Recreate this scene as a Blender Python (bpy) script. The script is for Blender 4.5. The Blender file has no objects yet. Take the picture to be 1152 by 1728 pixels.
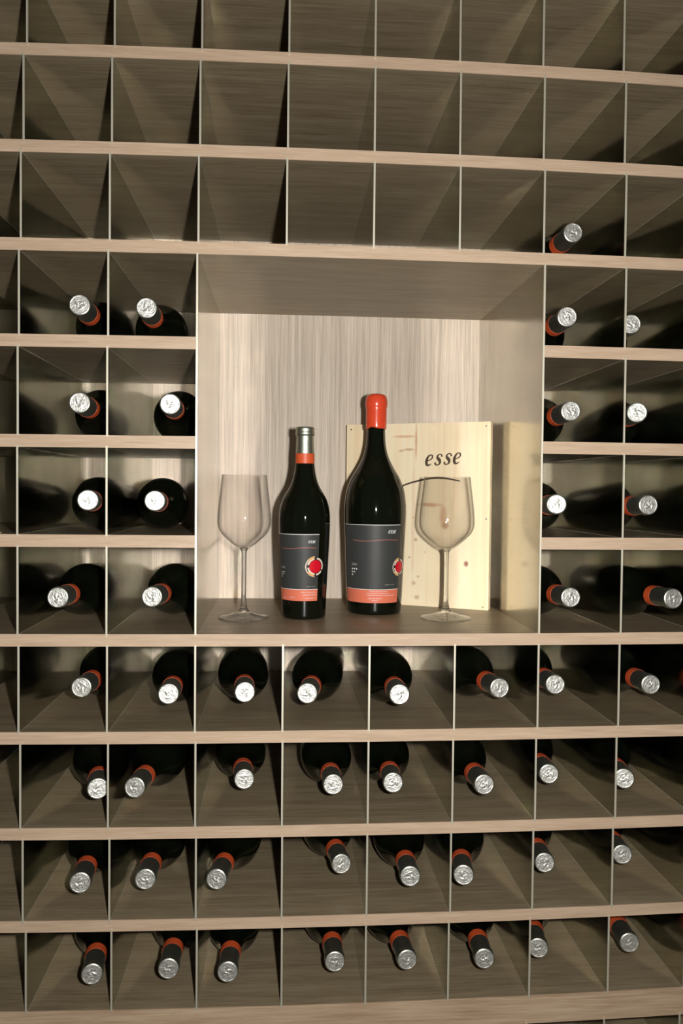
import bpy, bmesh, math, random
import numpy as np
from mathutils import Matrix, Vector
random.seed(4)
scene = bpy.context.scene
COL = scene.collection

# ------------------------------------------------------------------ camera
CZ = 2.0                       # height of the survey origin above the room floor
wa, wb, wc = -0.02698449, -0.07057171, 0.00997488
Rx = Matrix.Rotation(wa, 3, 'X'); Rz = Matrix.Rotation(wb, 3, 'Z'); Ry = Matrix.Rotation(-wc, 3, 'Y')
Rc = Rz @ Rx @ Ry
cam_d = bpy.data.cameras.new('camera'); cam = bpy.data.objects.new('camera', cam_d); COL.objects.link(cam)
m = Matrix.Identity(4)
for i in range(3):
    m[i][0] = Rc[i][0]; m[i][1] = Rc[i][2]; m[i][2] = -Rc[i][1]
CAM = Vector((0.35955509, -1.12072249, CZ - 0.60382077))
m.translation = CAM
cam.matrix_world = m
cam_d.sensor_fit = 'VERTICAL'; cam_d.sensor_height = 36.0; cam_d.lens = 1355.229 / 1728 * 36.0
cam_d.clip_start = 0.02
scene.camera = cam

# ------------------------------------------------------------------ world, lights, exposure
w = bpy.data.worlds.new('room_light'); scene.world = w; w.use_nodes = True
w.node_tree.nodes['Background'].inputs[0].default_value = (1.0, 0.93, 0.80, 1)
w.node_tree.nodes['Background'].inputs[1].default_value = 0.055
fl = bpy.data.lights.new('camera_flash', 'AREA'); fl.shape = 'RECTANGLE'; fl.size = 0.022; fl.size_y = 0.034
fl.energy = 15.4; fl.color = (1.0, 0.965, 0.92)
flo = bpy.data.objects.new('camera_flash', fl); COL.objects.link(flo)
flo.matrix_world = m @ Matrix.Translation((0.080, 0.018, -0.02))
for px, py, pz, e in ((-1.3, -2.2, 2.9, 5), (1.7, -2.3, 2.9, 5)):      # ceiling downlights of the room behind
    d = bpy.data.lights.new('downlight', 'SPOT'); d.energy = e; d.color = (1, .82, .6); d.shadow_soft_size = .035
    d.spot_size = math.radians(110); d.spot_blend = .6
    o = bpy.data.objects.new('downlight', d); COL.objects.link(o); o.location = (px, py, pz)
vs = scene.view_settings
scene.display_settings.display_device = 'sRGB'
vs.view_transform = 'Standard'; vs.look = 'None'; vs.exposure = 0.0; vs.gamma = 1.0; vs.use_curve_mapping = False
cy = scene.cycles
cy.use_denoising = True
try: cy.denoiser = 'OPENIMAGEDENOISE'
except Exception: pass
cy.max_bounces = 12; cy.transparent_max_bounces = 16; cy.caustics_reflective = True; cy.caustics_refractive = True
cy.sample_clamp_indirect = 0.0; cy.blur_glossy = 0.0

# ------------------------------------------------------------------ survey tables
SH= {-1: (2.12074, -0.0004034), 0: (1.99633, -0.0003306), 1: (1.86712, -0.0002587), 2: (1.73525, -0.0001883), 3: (1.60534, -0.0001209), 4: (1.46883, -5.16e-05), 5: (1.3318, 1.71e-05), 6: (1.19426, 8.58e-05), 7: (1.05815, 0.000154), 8: (0.92398, 0.0002221), 9: (0.79342, 0.0002896), 10: (0.66544, 0.0003578), 11: (0.54268, 0.0004256)}
TH= {-1: 0.0154, 0: 0.016, 1: 0.0165, 2: 0.0168, 3: 0.0171, 4: 0.0172, 5: 0.0172, 6: 0.0171, 7: 0.017, 8: 0.0167, 9: 0.0162, 10: 0.0157, 11: 0.0151}
DX= {0: [-0.1027, 0.0105, 0.1259, 0.2427, 0.3608, 0.4793, 0.5977, 0.7157, 0.8315, 0.9454, 1.0568], 1: [-0.1088, 0.0058, 0.1225, 0.2406, 0.36, 0.4797, 0.5994, 0.7185, 0.8356, 0.9506, 1.0631], 2: [-0.1135, 0.0021, 0.1198, 0.2389, 0.3593, 0.48, 0.6007, 0.7208, 0.8387, 0.9547, 1.0681], 3: [-0.1169, -0.0005, 0.1179, 0.2378, 0.3589, 0.4803, 0.6016, 0.7224, 0.841, 0.9576, 1.0717], 4: [-0.1191, -0.0022, 0.1168, 0.237, 0.3586, 0.4804, 0.6022, 0.7234, 0.8424, 0.9595, 1.074], 5: [-0.1201, -0.0029, 0.1162, 0.2367, 0.3585, 0.4805, 0.6024, 0.7238, 0.8431, 0.9603, 1.075], 6: [-0.1197, -0.0027, 0.1164, 0.2368, 0.3585, 0.4805, 0.6023, 0.7237, 0.8429, 0.9601, 1.0747], 7: [-0.1182, -0.0015, 0.1173, 0.2374, 0.3587, 0.4803, 0.6019, 0.723, 0.8418, 0.9588, 1.0731], 8: [-0.1154, 0.0007, 0.1189, 0.2384, 0.3591, 0.4802, 0.6012, 0.7216, 0.84, 0.9564, 1.0702], 9: [-0.1113, 0.0039, 0.1211, 0.2398, 0.3597, 0.4799, 0.6001, 0.7197, 0.8373, 0.9529, 1.0661], 10: [-0.1061, 0.008, 0.1241, 0.2416, 0.3604, 0.4795, 0.5986, 0.7172, 0.8338, 0.9485, 1.0606], 11: [-0.0997, 0.013, 0.1277, 0.2438, 0.3613, 0.4791, 0.5969, 0.7142, 0.8295, 0.943, 1.054]}
BT= [(2, 7, 0.7815, 0.0502, -0.045), (3, 1, 0.0719, 0.0292, 0.0103), (3, 2, 0.1621, 0.0399, 0.0019), (3, 7, 0.7659, 0.0252, 0.0071), (3, 8, 0.8768, 0.06, 0.0614), (4, 1, 0.0719, 0.03, 0.0028), (4, 2, 0.1972, 0.03, -0.0332), (4, 7, 0.7754, 0.03, -0.0428), (4, 8, 0.8752, 0.03, 0.145), (5, 1, 0.0835, 0.03, -0.115), (5, 2, 0.1763, 0.03, -0.0696), (5, 7, 0.7565, 0.03, 0.083), (5, 8, 0.8951, 0.03, -0.043), (6, 1, 0.0428, 0.027, 0.035), (6, 2, 0.1715, 0.0371, 0.0868), (6, 7, 0.7804, 0.0302, -0.0584), (6, 8, 0.9278, 0.0135, -0.0858), (7, 1, 0.0674, 0.06, 0.036), (7, 2, 0.1976, 0.0218, -0.0331), (7, 3, 0.3046, 0.0303, -0.065), (7, 4, 0.3936, 0.0215, 0.14), (7, 5, 0.5253, 0.0102, -0.0033), (7, 6, 0.6792, 0.0414, -0.12), (7, 7, 0.7689, 0.0574, -0.0102), (7, 8, 0.9132, 0.0488, -0.005), (8, 1, 0.1006, 0.019, -0.201), (8, 2, 0.1505, 0.0243, 0.0908), (8, 3, 0.3036, 0.0523, -0.0864), (8, 4, 0.4326, 0.0261, -0.02), (8, 5, 0.52, 0.0288, 0.035), (8, 6, 0.6512, 0.0143, -0.03), (8, 7, 0.7589, 0.0504, 0.075), (8, 8, 0.8628, 0.0219, 0.1802), (9, 1, 0.0781, 0.0114, -0.08), (9, 2, 0.1665, 0.0202, -0.0066), (9, 3, 0.2668, 0.017, 0.123), (9, 4, 0.448, 0.0559, -0.1), (9, 5, 0.5442, 0.0121, 0.025), (9, 6, 0.6217, 0.0101, 0.1616), (9, 7, 0.7511, 0.0395, 0.105), (9, 8, 0.8775, 0.0563, 0.1201), (10, 1, 0.0959, 0.006, -0.125), (10, 2, 0.2, 0.0163, -0.0203), (10, 3, 0.2843, 0.006, 0.0127), (10, 4, 0.4375, 0.0233, -0.02), (10, 5, 0.5429, 0.0216, -0.06), (10, 6, 0.6557, 0.0167, 0.065), (10, 7, 0.7424, 0.0364, 0.173), (10, 8, 0.8835, 0.0388, 0.0857)]
DC = 4.55           # the shelves bow very slightly about this bay line
DEP = 0.372         # depth of the rack
K_TH = 0.041        # thickness of the heavy bottom board
def zt(r, D):
    a, b = SH[r]; return a + b * (D - DC) ** 2
def th(r): return K_TH if r == 10 else TH[r]
def zb(r, D): return zt(r, D) - th(r)
def xs(r, D):       # bay line position along a shelf edge
    if r + 1 in DX and r in DX: return (DX[r][D] + DX[r + 1][D]) / 2
    return DX[max(0, min(11, r))][D]
PX_L, PX_R = 0.2376, 0.7227       # steel side panels of the niche

# ------------------------------------------------------------------ material helpers
def newmat(name):
    mt = bpy.data.materials.new(name); mt.use_nodes = True
    nt = mt.node_tree; b = nt.nodes['Principled BSDF']; return mt, nt, b
def noise(nt, vec, scale, detail=4, rough=.5, dist=0):
    n = nt.nodes.new('ShaderNodeTexNoise'); n.inputs['Scale'].default_value = scale
    n.inputs['Detail'].default_value = detail; n.inputs['Roughness'].default_value = rough; n.inputs['Distortion'].default_value = dist
    nt.links.new(vec, n.inputs['Vector']); return n.outputs['Fac']
def mapping(nt, scale, rot=(0, 0, 0)):
    tc = nt.nodes.new('ShaderNodeTexCoord'); mp = nt.nodes.new('ShaderNodeMapping')
    mp.inputs['Scale'].default_value = scale; mp.inputs['Rotation'].default_value = rot
    nt.links.new(tc.outputs['Object'], mp.inputs['Vector']); return mp.outputs['Vector']
def ramp(nt, fac, stops):
    r = nt.nodes.new('ShaderNodeValToRGB'); e = r.color_ramp.elements
    while len(e) < len(stops): e.new(.5)
    for k, (p, c) in enumerate(stops): e[k].position = p; e[k].color = (*c, 1)
    nt.links.new(fac, r.inputs['Fac']); return r.outputs['Color']
def mixc(nt, fac, a, b, mode='MIX'):
    n = nt.nodes.new('ShaderNodeMix'); n.data_type = 'RGBA'; n.blend_type = mode
    for sock, v in ((n.inputs[0], fac), (n.inputs[6], a), (n.inputs[7], b)):
        if hasattr(v, 'links'): nt.links.new(v, sock)
        elif isinstance(v, (int, float)): sock.default_value = v
        else: sock.default_value = (*v, 1)
    return n.outputs[2]
def math_(nt, op, a, b=None, c=None):
    n = nt.nodes.new('ShaderNodeMath'); n.operation = op
    for k, v in enumerate((a, b, c)):
        if v is None: continue
        if hasattr(v, 'links'): nt.links.new(v, n.inputs[k])
        else: n.inputs[k].default_value = v
    return n.outputs[0]
def bump(nt, b, h, strength=.3, dist=.001):
    n = nt.nodes.new('ShaderNodeBump'); n.inputs['Strength'].default_value = strength; n.inputs['Distance'].default_value = dist
    nt.links.new(h, n.inputs['Height']); nt.links.new(n.outputs['Normal'], b.inputs['Normal'])
def flat(name, col, rough=.5, metal=0., spec=.5):
    mt, nt, b = newmat(name); b.inputs['Base Color'].default_value = (*col, 1)
    b.inputs['Roughness'].default_value = rough; b.inputs['Metallic'].default_value = metal
    b.inputs['Specular IOR Level'].default_value = spec; return mt

def wood(name, dark, light, fine, broad, rough, spec=.4, bs=.15):
    """fine, broad: noise scale triples (small value = along the grain)"""
    mt, nt, b = newmat(name)
    f1 = noise(nt, mapping(nt, fine), 1.0, 5, .65)
    f2 = noise(nt, mapping(nt, broad), 1.0, 3, .5)
    f = math_(nt, 'ADD', math_(nt, 'MULTIPLY', f1, .65), math_(nt, 'MULTIPLY', f2, .35))
    c = ramp(nt, f, [(.36, dark), (.62, light)])
    nt.links.new(c, b.inputs['Base Color'])
    b.inputs['Roughness'].default_value = rough; b.inputs['Specular IOR Level'].default_value = spec
    bump(nt, b, f1, bs, .0004); return mt
M = {}
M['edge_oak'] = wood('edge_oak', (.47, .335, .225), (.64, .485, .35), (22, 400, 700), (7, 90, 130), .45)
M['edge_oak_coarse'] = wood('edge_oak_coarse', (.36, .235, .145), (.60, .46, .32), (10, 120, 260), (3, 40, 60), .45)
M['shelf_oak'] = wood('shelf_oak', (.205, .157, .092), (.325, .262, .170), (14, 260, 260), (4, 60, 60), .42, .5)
M['back_oak'] = wood('back_oak', (.42, .345, .265), (.74, .64, .52), (760, 100, 9), (130, 60, 2.0), .5)

def steel(name, col, rough, aniso=.7):
    mt, nt, b = newmat(name)
    f = noise(nt, mapping(nt, (4, 6, 900)), 1.0, 3, .6)
    g = noise(nt, mapping(nt, (9, 9, 9)), 1.0, 4, .6)
    nt.links.new(ramp(nt, f, [(.3, tuple(c * .93 for c in col)), (.7, col)]), b.inputs['Base Color'])
    b.inputs['Metallic'].default_value = 1.0
    r = math_(nt, 'MULTIPLY_ADD', g, .10, rough - .05); nt.links.new(r, b.inputs['Roughness'])
    b.inputs['Anisotropic'].default_value = aniso
    cx = nt.nodes.new('ShaderNodeCombineXYZ'); cx.inputs[2].default_value = 1.0
    nt.links.new(cx.outputs[0], b.inputs['Tangent']); return mt
M['steel'] = steel('brushed_steel', (.56, .56, .485), .13, .25)
M['bead'] = flat('pale_sealant', (.26, .24, .18), .4)
M['steel_edge'] = flat('steel_cut_edge', (.80, .76, .62), .45, .6)
M['steel_panel'] = steel('satin_steel', (.56, .54, .48), .15, .45)

def glass_dark():
    mt, nt, b = newmat('dark_bottle_glass')
    b.inputs['Base Color'].default_value = (.0035, .005, .0025, 1); b.inputs['Roughness'].default_value = .045
    b.inputs['IOR'].default_value = 1.52; b.inputs['Specular IOR Level'].default_value = .5; return mt
M['bottle'] = glass_dark()
def foil(name, col, rough, bs):
    mt, nt, b = newmat(name)
    b.inputs['Base Color'].default_value = (*col, 1); b.inputs['Metallic'].default_value = 1.0; b.inputs['Roughness'].default_value = rough
    f = noise(nt, mapping(nt, (260, 260, 260)), 1.0, 2, .5, 1.5); bump(nt, b, f, bs, .0012); return mt
M['foil_top'] = foil('pewter_foil_embossed', (.90, .90, .85), .48, .45)
M['foil'] = foil('pewter_foil', (.62, .645, .55), .40, .10)
M['band'] = flat('orange_band', (.72, .105, .028), .45)
M['wax'] = flat('orange_red_wax', (.78, .075, .028), .22)
M['label_dark'] = flat('charcoal_label_paper', (.047, .050, .049), .5, spec=.4)
M['label_orange'] = flat('salmon_label_paper', (.78, .19, .105), .5)
M['white'] = flat('white_print', (.80, .80, .78), .5)
M['grey'] = flat('grey_print', (.40, .40, .38), .5)
M['wave'] = flat('rose_print', (.42, .13, .11), .5)
M['cream'] = flat('cream_seal_paper', (.85, .72, .60), .5)
M['gold'] = flat('gold_seal_print', (.80, .42, .10), .4)
M['red'] = flat('red_seal_centre', (.70, .006, .022), .35)
M['black'] = flat('seal_black', (.01, .01, .01), .5)
M['brand'] = flat('dark_brown_brand_ink', (.075, .045, .022), .7)
M['nail'] = flat('steel_nail', (.30, .24, .18), .4, .8)

def thin_glass(nm_='thin_clear_glass', base=.025, gain=.35):
    mt = bpy.data.materials.new(nm_); mt.use_nodes = True; nt = mt.node_tree
    for n in list(nt.nodes): nt.nodes.remove(n)
    out = nt.nodes.new('ShaderNodeOutputMaterial'); mx = nt.nodes.new('ShaderNodeMixShader')
    tr = nt.nodes.new('ShaderNodeBsdfTransparent'); gl = nt.nodes.new('ShaderNodeBsdfGlossy'); gl.inputs['Roughness'].default_value = .03
    gl.inputs['Color'].default_value = (.9, .93, .93, 1)
    lw = nt.nodes.new('ShaderNodeLayerWeight'); lw.inputs['Blend'].default_value = .5
    p = math_(nt, 'POWER', lw.outputs['Facing'], 3.5)
    tc = ramp(nt, p, [(0, (.985, .98, .975)), (1, (.55, .54, .52))]); nt.links.new(tc, tr.inputs['Color'])
    f = math_(nt, 'MULTIPLY_ADD', p, gain, base); nt.links.new(f, mx.inputs[0])
    nt.links.new(tr.outputs[0], mx.inputs[1]); nt.links.new(gl.outputs[0], mx.inputs[2]); nt.links.new(mx.outputs[0], out.inputs[0]); return mt
M['thin_glass'] = thin_glass()
def solid_glass():
    mt, nt, b = newmat('solid_clear_glass')
    b.inputs['Base Color'].default_value = (.97, .98, .97, 1); b.inputs['Roughness'].default_value = .0
    b.inputs['IOR'].default_value = 1.5; b.inputs['Transmission Weight'].default_value = 1.0
    out = nt.nodes['Material Output']; tr = nt.nodes.new('ShaderNodeBsdfTransparent'); mx = nt.nodes.new('ShaderNodeMixShader')
    mx.inputs[0].default_value = .86; nt.links.new(tr.outputs[0], mx.inputs[1]); nt.links.new(b.outputs[0], mx.inputs[2]); nt.links.new(mx.outputs[0], out.inputs[0]); return mt
M['solid_glass'] = solid_glass()

def pine():
    mt, nt, b = newmat('pine_board')
    v = mapping(nt, (150, 60, 3.2)); f1 = noise(nt, v, 1.0, 4, .6, .4)
    v2 = mapping(nt, (26, 20, .9)); f2 = noise(nt, v2, 1.0, 2, .5, .5)
    f = math_(nt, 'ADD', math_(nt, 'MULTIPLY', f1, .4), math_(nt, 'MULTIPLY', f2, .6))
    c = ramp(nt, f, [(.33, (.84, .64, .38)), (.5, (.95, .80, .54)), (.68, (.97, .87, .63))])
    tc = nt.nodes.new('ShaderNodeTexCoord'); sp = nt.nodes.new('ShaderNodeSeparateXYZ'); nt.links.new(tc.outputs['Object'], sp.inputs[0])
    wob = noise(nt, mapping(nt, (60, 60, 60)), 1.0, 2)
    def spot(x, z, rx, rz, col, amt):
        nonlocal c
        dx = math_(nt, 'DIVIDE', math_(nt, 'SUBTRACT', sp.outputs[0], x), rx); dz = math_(nt, 'DIVIDE', math_(nt, 'SUBTRACT', sp.outputs[2], z), rz)
        d = math_(nt, 'SQRT', math_(nt, 'ADD', math_(nt, 'MULTIPLY', dx, dx), math_(nt, 'MULTIPLY', dz, dz)))
        d = math_(nt, 'ADD', d, math_(nt, 'MULTIPLY_ADD', wob, .8, -.4))
        k = nt.nodes.new('ShaderNodeMapRange'); k.interpolation_type = 'SMOOTHSTEP'
        nt.links.new(d, k.inputs[0]); k.inputs[1].default_value = .35; k.inputs[2].default_value = 1.15; k.inputs[3].default_value = amt; k.inputs[4].default_value = 0.
        c = mixc(nt, k.outputs[0], c, col)
    br = (.36, .15, .06); pk = (.62, .30, .16)
    spot(.2239, .0775, .0045, .0055, (.30, .07, .03), .9)
    spot(.132, .289, .0022, .040, pk, .75); spot(.110, .2975, .024, .0030, pk, .6); spot(.118, .2745, .013, .0024, br, .55); spot(.105, .272, .006, .002, br, .5)
    spot(.157, .178, .024, .0045, (.55, .24, .11), .65); spot(.182, .158, .008, .022, (.60, .27, .13), .55); spot(.186, .142, .007, .007, br, .55)
    for x, z, r in ((.1332, .1162, .0045), (.1384, .0517, .003), (.1300, .0400, .0045), (.1367, .0151, .006), (.122, .085, .003), (.128, .155, .003), (.150, .095, .002), (.06, .18, .006), (.05, .26, .004)):
        spot(x, z, r, r * .9, br, .5)
    spot(.128, .16, .004, .14, (.80, .56, .36), .5)
    nt.links.new(c, b.inputs['Base Color']); b.inputs['Roughness'].default_value = .55; return mt
M['pine'] = pine()

# ------------------------------------------------------------------ mesh helpers
def link(name, me, mat, parent=None, smooth=False):
    o = bpy.data.objects.new(name, me); COL.objects.link(o)
    if mat is not None and not me.materials:
        me.materials.append(M[mat] if isinstance(mat, str) else mat)
    if smooth:
        for p in me.polygons: p.use_smooth = True
    if parent is not None: o.parent = parent
    return o
def mesh(name, verts, faces, recalc=True):
    me = bpy.data.meshes.new(name); me.from_pydata([tuple(v) for v in verts], [], faces)
    if recalc:
        bm = bmesh.new(); bm.from_mesh(me); bmesh.ops.recalc_face_normals(bm, faces=bm.faces); bm.to_mesh(me); bm.free()
    me.update(); return me
def empty(name, loc=(0, 0, 0), rot=(0, 0, 0)):
    o = bpy.data.objects.new(name, None); COL.objects.link(o); o.location = loc; o.rotation_euler = rot; o.empty_display_size = .03; return o
def tag(o, label, cat=None, group=None):
    o['label'] = label
    if cat: o['category'] = cat
    if group: o['group'] = group
def lathe(name, prof, n=48, close=False):
    """prof: list of (radius, z); a radius of 0 becomes a pole"""
    V, F, rings = [], [], []
    for r, z in prof:
        if r < 1e-7: rings.append([len(V)]); V.append((0, 0, z))
        else:
            rings.append(list(range(len(V), len(V) + n)))
            V += [(r * math.cos(2 * math.pi * k / n), r * math.sin(2 * math.pi * k / n), z) for k in range(n)]
    pairs = list(zip(rings, rings[1:]))
    if close: pairs.append((rings[-1], rings[0]))
    for a, b in pairs:
        for k in range(n):
            k2 = (k + 1) % n
            if len(a) == 1 and len(b) == 1: continue
            if len(a) == 1: F.append((a[0], b[k2], b[k]))
            elif len(b) == 1: F.append((a[k], a[k2], b[0]))
            else: F.append((a[k], a[k2], b[k2], b[k]))
    return mesh(name, V, F)
def catmull(P, n=8):
    P = [np.array(p, float) for p in P]; Q = [2 * P[0] - P[1]] + P + [2 * P[-1] - P[-2]]; out = []
    for i in range(1, len(Q) - 2):
        for k in range(n):
            t = k / n; a, b, c, d = Q[i - 1], Q[i], Q[i + 1], Q[i + 2]
            out.append(.5 * (2 * b + (c - a) * t + (2 * a - 5 * b + 4 * c - d) * t * t + (3 * b - a - 3 * c + d) * t ** 3))
    out.append(Q[-2]); return out

# ------------------------------------------------------------------ the rack
rack = empty('wine_rack', (0, 0, 0))
tag(rack, 'built-in oak wine rack with thin steel dividers around a display niche', 'wine rack')
def shelf(r, D0, D1, xl=None, xr=None):
    t = th(r); n = D1 - D0; V = []; Vf = []
    F0 = .0016
    for k in range(n + 1):
        D = D0 + k; x = xs(r, D)
        if k == 0 and xl is not None: x = xl
        if k == n and xr is not None: x = xr
        a, b = zt(r, D), zb(r, D)
        V += [(x, F0, a), (x, DEP - .0003, a), (x, DEP - .0003, b), (x, F0, b)]
        Vf += [(x, 0, a), (x, F0, a), (x, F0, b), (x, 0, b)]
    def faces():
        F = []
        for k in range(n):
            i, j = 4 * k, 4 * k + 4
            for q in range(4): F.append((i + q, i + (q + 1) % 4, j + (q + 1) % 4, j + q))
        F += [(0, 1, 2, 3), tuple(4 * n + q for q in (3, 2, 1, 0))]; return F
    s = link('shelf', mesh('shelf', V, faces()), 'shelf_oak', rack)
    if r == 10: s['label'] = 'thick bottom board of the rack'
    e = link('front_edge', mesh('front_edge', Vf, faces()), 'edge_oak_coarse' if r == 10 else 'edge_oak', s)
    e['label'] = 'pale oak front edging'
    return s
for r in range(-1, 12):
    if r in (3, 4, 5):
        shelf(r, 0, 3, xr=PX_L - .0020); shelf(r, 7, 10, xl=PX_R + .0020)
    else: shelf(r, 0, 10)

def box_mesh(name, x0, x1, y0, y1, z0, z1, bev=0):
    V = [(x0, y0, z0), (x1, y0, z0), (x1, y1, z0), (x0, y1, z0), (x0, y0, z1), (x1, y0, z1), (x1, y1, z1), (x0, y1, z1)]
    me = mesh(name, V, [(0, 3, 2, 1), (4, 5, 6, 7), (0, 1, 5, 4), (1, 2, 6, 5), (2, 3, 7, 6), (3, 0, 4, 7)])
    if bev:
        bm = bmesh.new(); bm.from_mesh(me); bmesh.ops.bevel(bm, geom=bm.edges[:], offset=bev, segments=2, affect='EDGES'); bm.to_mesh(me); bm.free()
    return me
def divider(r, D):
    """thin steel sheet standing on shelf r under shelf r-1, let a little into both front edges"""
    x = DX[r][D]; z0 = zt(r, D); z1 = zb(r - 1, D); h = .0011
    V = [(x - h, 0, z0), (x + h, 0, z0), (x + h, DEP - .0004, z0), (x - h, DEP - .0004, z0), (x - h, 0, z1), (x + h, 0, z1), (x + h, DEP - .0004, z1), (x - h, DEP - .0004, z1)]
    o = link('divider', mesh('divider', V, [(0, 3, 2, 1), (4, 5, 6, 7), (0, 1, 5, 4), (1, 2, 6, 5), (2, 3, 7, 6), (3, 0, 4, 7)]), 'steel', rack)
    j = random.uniform(-.0008, .0008)
    e = link('cut_edge', box_mesh('cut_edge', x - .0013, x + .0013, -.0016, -.0001, z0 - .0022 + j, z1 + .0022 + j), 'steel_edge', o)
    bd = .0006; V, F = [], []                     # fine pale sealing beads where the sheet meets both boards
    for sx in (-1, 1):
        for z, sz in ((z0, 1), (z1, -1)):
            n = len(V); a = x + sx * h
            for y in (.001, DEP - .001): V += [(a, y, z), (a + sx * bd, y, z), (a, y, z + sz * bd)]
            F += [(n, n + 1, n + 4, n + 3), (n + 1, n + 2, n + 5, n + 4), (n + 2, n, n + 3, n + 5), (n, n + 2, n + 1), (n + 3, n + 4, n + 5)]
    link('sealing_bead', mesh('sealing_bead', V, F), 'bead', o)
    return o
for r in range(0, 12):
    for D in range(0, 10):
        if r in (3, 4, 5, 6) and 3 <= D <= 7: continue
        divider(r, D)
for D, x in ((3, PX_L), (7, PX_R)):
    z0, z1 = zt(6, D) + .0001, zb(2, D) - .0001
    o = link('side_panel', box_mesh('side_panel', x - .0013, x + .0013, 0.0, DEP - .0004, z0, z1), 'steel_panel', rack)
    o['label'] = 'tall mirror-like steel panel on the %s side of the niche' % ('left' if D == 3 else 'right')
    link('cut_edge', box_mesh('cut_edge', x - .0013, x + .0013, -.003, -.0001, z0 - .001, z1 + .001), 'steel_edge', o)
bk = link('back_panel', box_mesh('back_panel', xs(5, 0) - .01, xs(5, 10) + .01, DEP, DEP + .012, zb(11, 0) - .01, zt(-1, 5) + .02), 'back_oak', rack)
bk['label'] = 'pale vertical-grained oak back panel'

# ------------------------------------------------------------------ bottles
PROF = [(0, .003), (.020, .0015), (.0325, .0), (.0343, .002), (.0348, .006), (.0358, .035), (.0378, .078), (.0398, .120), (.0406, .144), (.0406, .158), (.0401, .165),
        (.0390, .173), (.0370, .181), (.0345, .188), (.0300, .196), (.0252, .204), (.0210, .213), (.0183, .222), (.0165, .231), (.0153, .241), (.0148, .248)]
def smooth_prof(P, a, b, n=4):
    return P[:a] + [tuple(q) for q in catmull(P[a:b], n)] + P[b:]
def radius(P, z):
    for (r0, z0), (r1, z1) in zip(P[3:], P[4:]):
        if z0 <= z <= z1: return r0 + (r1 - r0) * (z - z0) / (z1 - z0)
    return P[3][0] if z < P[3][1] else P[-1][0]
P1 = smooth_prof(PROF, 5, len(PROF))
body_me = lathe('glass_body', P1 + [(.0125, .2482), (.0125, .2985), (0, .2985)], 56)
band_me = lathe('foil_band', [(.01255, .2435), (.0152, .2435), (.0151, .2590), (.01255, .2590)], 40, close=True)
cap_me = lathe('foil_capsule', [(.01256, .2592), (.0149, .2592), (.0141, .272), (.0136, .2860), (.0138, .2876), (.0148, .2884), (.0152, .2895), (.0151, .2925), (.0146, .2940), (.0147, .2955), (.0150, .2975), (.0148, .2997), (.0140, .3004), (.01256, .3004)], 40, close=True)
# embossed top disc: raised rim, inner ring, relief in the middle
def top_disc():
    n = 40; V = [(0, 0, 0)]; F = []; rs = [.0012, .0024, .0036, .0048, .0060, .0068, .0076, .0084, .0094, .0104, .0114, .0122, .0130, .0139, .01405]
    rnd = random.Random(7)
    for i, r in enumerate(rs):
        for k in range(n):
            t = 2 * math.pi * k / n; h = 0
            if r < .0062: h = .0006 * max(0, math.sin(2.5 * t + r * 500)) + .0004 * max(0, math.cos(r * 1300 + t))      # relief
            elif r < .0078: h = .0003
            elif r < .0124: h = .0005 * (1 if (k * 7 + i) % 5 in (0, 2) else 0)                                       # ring of raised letters
            elif r < .0136: h = .0007
            V.append((r * math.cos(t), r * math.sin(t), h if i < len(rs) - 1 else -.0012))
    for k in range(n): F.append((0, 1 + k, 1 + (k + 1) % n))
    for i in range(len(rs) - 1):
        for k in range(n):
            a = 1 + i * n + k; b = 1 + i * n + (k + 1) % n; F.append((a, a + n, b + n, b))
    V = [(x, y, z + .3006) for x, y, z in V]; return mesh('embossed_top', V, F)
top_me = top_disc()
for me, mt in ((body_me, 'bottle'), (band_me, 'band'), (cap_me, 'foil'), (top_me, 'foil_top')):
    me.materials.append(M[mt])
    for p in me.polygons: p.use_smooth = True
for me in (cap_me,): me.set_sharp_from_angle(angle=math.radians(50))
band_me.set_sharp_from_angle(angle=math.radians(50))

def bottle(name, parent_loc, rot=(0, 0, 0)):
    root = empty(name, parent_loc, rot)
    b = link('glass_body', body_me, None, root)
    c = link('foil_capsule', cap_me, None, root); link('embossed_top', top_me, None, c)
    bd = link('foil_band', band_me, None, root); bd['label'] = 'orange-red band under the silver foil'
    return root
def copy_tree(o, parent=None):
    c = o.copy(); COL.objects.link(c)
    if parent is not None: c.parent = parent
    for ch in list(o.children): copy_tree(ch, c)
    return c
COLN = {1: 'second cell left of the niche', 2: 'cell touching the niche on its left', 7: 'cell touching the niche on its right', 8: 'second cell right of the niche'}
ROWN = {3: 'top', 4: 'second', 5: 'third', 6: 'lowest'}
LOWN = {7: 'in the row right under the niche', 8: 'in the second row under the niche', 9: 'in the third row under the niche', 10: 'in the bottom row'}
ORD = {1: 'first', 2: 'second', 3: 'third', 4: 'fourth', 5: 'fifth', 6: 'sixth', 7: 'seventh', 8: 'last'}
proto = None
TILT = math.atan2(.0406 - .0345, .146)
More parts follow.
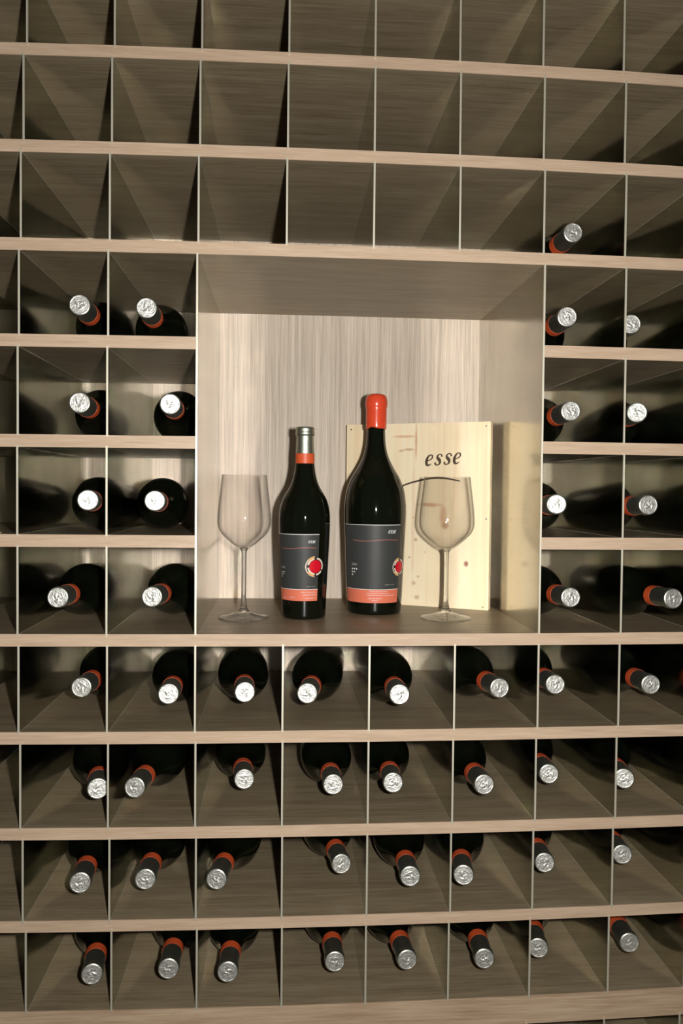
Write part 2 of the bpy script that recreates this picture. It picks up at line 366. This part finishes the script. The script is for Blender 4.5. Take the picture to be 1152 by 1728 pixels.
for (r, c, x, y, s) in BT:
    yaw = math.asin(s)
    axis = Vector((s, math.cos(yaw), -math.tan(TILT))).normalized()      # from cap to base
    zf = max(zt(r, c), zt(r, c + 1)) * .5 + min(zt(r, c), zt(r, c + 1)) * .5
    capc = Vector((x, y, zf + .0406 / math.cos(TILT) + .145 * math.tan(TILT) + .0003))
    base = capc + axis * .3007
    q = (-axis).to_track_quat('Z', 'Y').to_euler()
    if proto is None: proto = o = bottle('wine_bottle', base)
    else: o = copy_tree(proto)
    o.location = base
    spin = random.uniform(0, 6.28)
    o.rotation_euler = (Matrix(q.to_matrix()) @ Matrix.Rotation(spin, 3, 'Z')).to_euler()
    if r == 2: lab = 'silver-capped bottle lying alone in the row above the niche'; g = 'lying wine bottles beside and above the niche'
    elif r < 7:
        lab = 'silver-capped bottle lying in the %s, %s row' % (COLN[c], ROWN[r]); g = 'lying wine bottles beside and above the niche'
    else:
        lab = 'silver-capped bottle lying %s, %s from the left' % (LOWN[r], ORD[c]); g = 'lying wine bottles in the four rows under the niche'
    o['label'] = lab; o['category'] = 'bottle'; o['group'] = g

# ------------------------------------------------------------------ print on bottles
class Body:
    def __init__(s, P, base_ang): s.P = P; s.a0 = math.radians(base_ang)
    def pt(s, ang, z, off):          # ang: radians, 0 faces the camera, + to the right
        r = radius(s.P, z) + off; a = ang + s.a0
        return (r * math.sin(a), -r * math.cos(a), z)
    def r(s, z): return radius(s.P, z)
def patch(name, B, a0, a1, z0, z1, off, mat, parent, nu=28, nv=10):
    V, F = [], []
    for j in range(nv + 1):
        for i in range(nu + 1):
            V.append(B.pt(math.radians(a0 + (a1 - a0) * i / nu), z0 + (z1 - z0) * j / nv, off))
    for j in range(nv):
        for i in range(nu):
            k = j * (nu + 1) + i; F.append((k, k + 1, k + nu + 2, k + nu + 1))
    return link(name, mesh(name, V, F, False), mat, parent, True)
GLYPH = {'e': ([(.10, .44, .09), (.42, .50, .08), (.66, .66, .11), (.66, .86, .12), (.48, .97, .08), (.24, .84, .15), (.10, .50, .22), (.16, .16, .20), (.38, .03, .12), (.66, .15, .06)]),
         's': ([(.72, .72, .16), (.66, .90, .10), (.46, .97, .08), (.24, .84, .14), (.28, .64, .20), (.52, .42, .23), (.58, .18, .17), (.40, .03, .09), (.16, .05, .10), (.06, .26, .17)])}
def ribbon(pts):
    """pts (x, y, width) -> V, F of a flat ribbon"""
    P = catmull(pts, 6); V, F = [], []
    for i, p in enumerate(P):
        a, b = P[max(0, i - 1)], P[min(len(P) - 1, i + 1)]; d = np.array([b[0] - a[0], b[1] - a[1]]); d /= (np.linalg.norm(d) + 1e-9)
        w = max(p[2], .00001) / 2
        V += [(p[0] - d[1] * w, p[1] + d[0] * w), (p[0] + d[1] * w, p[1] - d[0] * w)]
    for i in range(len(P) - 1): F.append((2 * i, 2 * i + 1, 2 * i + 3, 2 * i + 2))
    return V, F
def word(txt, shear=.2, adv=.96):
    V, F, x = [], [], 0
    for ch in txt:
        v, f = ribbon([(a, b, c * 1.3) for a, b, c in GLYPH[ch]]); n = len(V)
        V += [(a + x + shear * b, b) for a, b in v]; F += [tuple(i + n for i in q) for q in f]; x += adv
    wdt = x - adv + .75 + shear
    return [(a / wdt, b / wdt) for a, b in V], F     # width normalised to one
def font_mesh(txt):
    cu = bpy.data.curves.new('txt', 'FONT'); cu.body = txt; cu.resolution_u = 3; o = bpy.data.objects.new('txt', cu); COL.objects.link(o)
    dg = bpy.context.evaluated_depsgraph_get(); me = o.evaluated_get(dg).to_mesh()
    V = [(v.co.x, v.co.y) for v in me.vertices]; F = [tuple(p.vertices) for p in me.polygons]
    o.evaluated_get(dg).to_mesh_clear(); bpy.data.objects.remove(o); bpy.data.curves.remove(cu)
    x0 = min(v[0] for v in V); x1 = max(v[0] for v in V); y0 = min(v[1] for v in V)
    return [((a - x0) / (x1 - x0), (b - y0) / (x1 - x0)) for a, b in V], F
def wrapped(name, B, VF, ang, z, width, off, mat, parent, ysc=1.0):
    """VF unit-width flat art; placed with its lower left at angle ang (deg), height z, width in metres"""
    r = B.r(z); V = [B.pt(math.radians(ang) + a * width / r, z + b * width * ysc, off) for a, b in VF[0]]
    return link(name, mesh(name, V, VF[1], False), mat, parent)
def tiny_lines(lines):
    """illegible small print: runs of short strokes; lines = (x0, x1, y, h)"""
    V, F = [], []; rnd = random.Random(3)
    for x0, x1, y, h in lines:
        x = x0
        while x < x1:
            w_ = rnd.uniform(.006, .016)
            if rnd.random() > .16:
                n = len(V); hh = h * rnd.uniform(.6, 1); V += [(x, y), (x + w_ * .7, y), (x + w_ * .7, y + hh), (x, y + hh)]; F.append((n, n + 1, n + 2, n + 3))
            x += w_
    return V, F
def disc_art(cx, cy, r, n=24):
    V = [(cx, cy)] + [(cx + r * math.cos(2 * math.pi * k / n), cy + r * math.sin(2 * math.pi * k / n)) for k in range(n)]
    return V, [(0, 1 + k, 1 + (k + 1) % n) for k in range(n)]
def merge(arts):
    V, F = [], []
    for v, f in arts: n = len(V); V += v; F += [tuple(i + n for i in q) for q in f]
    return V, F
def arc_art(r0, r1, a0, a1, n=14):
    V, F = [], []
    for k in range(n + 1):
        t = math.radians(a0 + (a1 - a0) * k / n); V += [(r0 * math.cos(t), r0 * math.sin(t)), (r1 * math.cos(t), r1 * math.sin(t))]
    for k in range(n): F.append((2 * k, 2 * k + 1, 2 * k + 3, 2 * k + 2))
    return V, F
def seal(B, ang, z, rad, root):
    def w(name, art, off, mat, parent):
        V = [B.pt(math.radians(ang) + a * rad / B.r(z), z + b * rad, off) for a, b in art[0]]
        return link(name, mesh(name, V, art[1], False), mat, parent)
    def rings(rl, n=28):
        return merge([arc_art(a, b, 0, 360, n) for a, b in zip(rl, rl[1:])])
    s = w('round_seal', rings([0.001, .25, .5, .75, .97]), .0006, 'black', root); s['label'] = 'round seal sticker with a red centre'
    w('seal_ring', merge([arc_art(.90, 1.0, 95, 265, 30), arc_art(.66, .84, 100, 166), arc_art(.64, .80, 188, 264), arc_art(.70, .86, -84, -34), arc_art(.70, .86, -24, 82, 20)]), .0009, 'cream', s)
    w('seal_lettering', merge([arc_art(.80, .97, 98, 140), arc_art(.80, .97, 214, 262)]), .0011, 'gold', s)
    w('seal_centre', rings([0.001, .2, .4, .62]), .0010, 'red', s)

def dress(root, B, a0, a1, zlo, zs, zhi, esse, wave, year, dots, small, strip_lines):
    lb = patch('front_label', B, a0, a1, zlo, zhi, .0003, 'label_dark', root); lb['label'] = 'charcoal front label'
    st = patch('label_strip', B, a0, a1, zlo, zs, .0005, 'label_orange', lb, 28, 4); st['label'] = 'salmon orange strip with small white print'
    patch('label_trim', B, a0, a1, zhi - .0009, zhi, .0006, 'white', lb, 28, 1); patch('label_trim', B, a0, a1, zs - .0004, zs + .0004, .0007, 'white', lb, 28, 1)
    ang, z, wd = esse; t = word('esse', .2, .86); wrapped('lettering', B, t, ang, z, wd, .0006, 'white', lb, 1.25)
    ang, z, wd, amp = wave
    P = [(k / 24, amp * math.sin((k / 24) * 2 * math.pi + math.pi) / wd, .0010 / wd) for k in range(25)]
    wrapped('wavy_line', B, ribbon(P), ang, z, wd, .0006, 'wave', lb)
    ang, z, wd = year; wrapped('year_print', B, font_mesh('2004'), ang, z, wd, .0006, 'grey', lb)
    ang, z, pitch, rr = dots
    A = merge([disc_art(i * pitch, -j * pitch * 1.05, rr, 12) for j in range(3) for i in range(3 - j)])
    wrapped('grape_dots', B, A, ang, z, 1.0, .0006, 'white', lb)
    ang, z, wd = small; wrapped('small_print', B, tiny_lines([(0, .42, 0, .09), (.5, 1, .01, .07)]), ang, z, wd, .0006, 'grey', lb)
    for (ang, z, wd) in strip_lines: wrapped('small_print', B, tiny_lines([(0, 1, 0, .0011 / wd)]), ang, z, wd, .0009, 'white', lb)

FLOOR = zt(6, 4)
b1 = bottle('wine_bottle', (.3910, .1570, zt(6, 4) + .0002)); b1.name = 'wine_bottle'
tag(b1, 'standing wine bottle with silver foil and charcoal label, beside the left glass', 'bottle')
B1 = Body(P1, -1.4)
dress(b1, B1, -80, 35, .0295, .0475, .1335, (9, .1195, .0118), (-62, .1115, .062, .0011), (-66, .0790, .0105), (-64, .0735, .0034, .0011), (6, .0515, .0145),
      [(-8, .0425, .025), (-2, .0385, .021), (-38, .0345, .010), (4, .0335, .014), (-60, .0330, .008)])
seal(B1, 27, .0830, .0163, b1)

PM = [(0, .004), (.025, .002), (.0425, .0), (.0445, .0025), (.0449, .008), (.0464, .030), (.0484, .076), (.0500, .122), (.0512, .150), (.0516, .166), (.0512, .178), (.0497, .193),
      (.0470, .206), (.0430, .217), (.0382, .227), (.0325, .236), (.0270, .246), (.0222, .256), (.0187, .267), (.0163, .280), (.0154, .292), (.0151, .303)]
P2 = smooth_prof(PM, 5, len(PM))
mg = empty('magnum_bottle', (.5100, .2110, zt(6, 5) + .0002))
tag(mg, 'large magnum wine bottle sealed with orange-red wax, standing before the pine lid', 'bottle')
link('glass_body', lathe('glass_body', P2 + [(.0148, .310), (.0148, .345), (0, .345)], 64), 'bottle', mg, True)
WX = [(.01485, .3055), (.0168, .3045), (.0171, .307), (.0172, .315), (.0172, .324), (.0172, .331), (.0172, .3360), (.0173, .3385), (.0180, .3410), (.0185, .3440), (.0185, .3480), (.0180, .3530), (.0166, .3575), (.0135, .3605), (.0085, .3622), (.004, .3628), (0, .3630)]
wx = lathe('wax_seal', WX, 48)
for v in wx.vertices:                                  # uneven dipped lower rim
    if v.co.z < .309:
        a = math.atan2(v.co.y, v.co.x); v.co.z += .0010 * math.sin(3 * a + 1) + .0008 * math.sin(5 * a) - .0004 * v.co.x / .017
wo = link('wax_seal', wx, 'wax', mg, True); wo['label'] = 'glossy orange-red wax cap'
B2 = Body(P2, -6.5)
dress(mg, B2, -72, 53, .0200, .0420, .1470, (25, .1330, .0150), (-44, .1215, .080, .0012), (-49, .0800, .0110), (-47.5, .0745, .0046, .0014), (21, .0490, .0175),
      [(-10, .0385, .030), (-15, .0350, .036), (-14, .0320, .046), (-12, .0270, .022), (-5, .0235, .010)])
seal(B2, 54, .0780, .0150, mg)

# ------------------------------------------------------------------ glasses
def wine_glass(loc, k, label):
    root = empty('wine_glass', loc); tag(root, label, 'wine glass', 'wine glasses standing in the niche')
    bo = [(.0040, .1065), (.0075, .1085), (.0125, .1120), (.0190, .1170), (.0265, .1235), (.0335, .1305), (.0385, .1375), (.0412, .1450), (.0419, .1530), (.0415, .1630), (.0404, .1760), (.0389, .1900), (.0372, .2040), (.0356, .2185), (.0350, .2240)]
    bo = [(r * k, z) for r, z in bo]; bo = [tuple(q) for q in catmull(bo, 3)]
    # outer bowl plus the rounded rim, then the inner wall down to a thick bottom
    inner = [(max(r - (.0009 + .0030 * max(0, (.118 - z) / .012)), 0), max(z, .1125)) for r, z in reversed(bo) if z > .1115]
    rim = [(bo[-1][0] - .0002, .2246), (bo[-1][0] - .0006, .2246)]
    link('bowl', lathe('bowl', bo + rim + inner + [(0, .1120)], 64), 'thin_glass', root, True)
    stem = [(0, .1118), (.0060, .1100), (.0062, .1085), (.0048, .1060), (.0040, .1020), (.0037, .090), (.0036, .070), (.0037, .045), (.0041, .028), (.0050, .020), (.0066, .0140), (.0095, .0098)]
    foot = [(.0140, .0078), (.0220, .0052), (.0310, .0030), (.0385, .0017), (.0400, .0011), (.0398, .0004), (.0385, .0), (.0300, .0004), (.0180, .0012), (0, .0016)]
    link('stem', lathe('stem', [tuple(q) for q in catmull(stem, 3)] + [(0, .0098)], 40), 'solid_glass', root, True)
    link('foot', lathe('foot', [(0, .00975), (.0095, .00975)] + [tuple(q) for q in catmull(foot[:5], 3)] + foot[5:], 56), 'solid_glass', root, True)
    return root
wine_glass((.2965, .1440, zt(6, 4) + .0002), 1.0, 'empty stemmed wine glass beside the left steel panel and silver-foiled bottle')
wine_glass((.6165, .1400, zt(6, 6) + .0002), 1.045, 'empty stemmed wine glass standing in front of the pine lid')

# ------------------------------------------------------------------ pine lid
LA = math.radians(26.94)
lid = empty('wine_box_lid', (.47044, .33571, zt(6, 6) + .0001), (0, 0, -LA))
tag(lid, 'pale pine wine box lid branded with the word esse, propped behind the magnum', 'box lid')
LW, LH, LT = .2632, .3203, .016
link('board', box_mesh('board', 0, LW, 0, LT, 0, LH, .0008), 'pine', lid)
V, F = word('esse', .22, .98)
rot = math.radians(3.6)
T = []
for a, b in V:
    X, Z = a * .066, b * .066 * 1.13; T.append((.1485 + X * math.cos(rot) - Z * math.sin(rot), -.0004, .2455 + X * math.sin(rot) + Z * math.cos(rot)))
o = link('lettering', mesh('lettering', T, F, False), 'brand', lid); o['label'] = 'dark burnt lettering esse'
Pa = [(.085, .2005, .0016), (.1134, .2128, .0019), (.1362, .2195, .0021), (.155, .2235, .0023), (.172, .2250, .0024), (.190, .2235, .0020), (.2115, .2195, .0013)]
V, F = ribbon([(a, b, c * 1.5) for a, b, c in Pa]); link('curved_line', mesh('curved_line', [(a, -.0004, b) for a, b in V], F, False), 'brand', lid)
nm = lathe('nail', [(0, 0), (.0015, 0), (.0014, .0005), (0, .0006)], 12); nm.materials.append(M['nail'])
for x, z in ((.2552, .3129), (.2576, .1555), (.2537, .0051), (.0090, .3117), (.009, .156), (.009, .006)):
    o = link('nail', nm, None, lid); o.location = (x, .0, z); o.rotation_euler = (math.pi / 2, 0, 0)
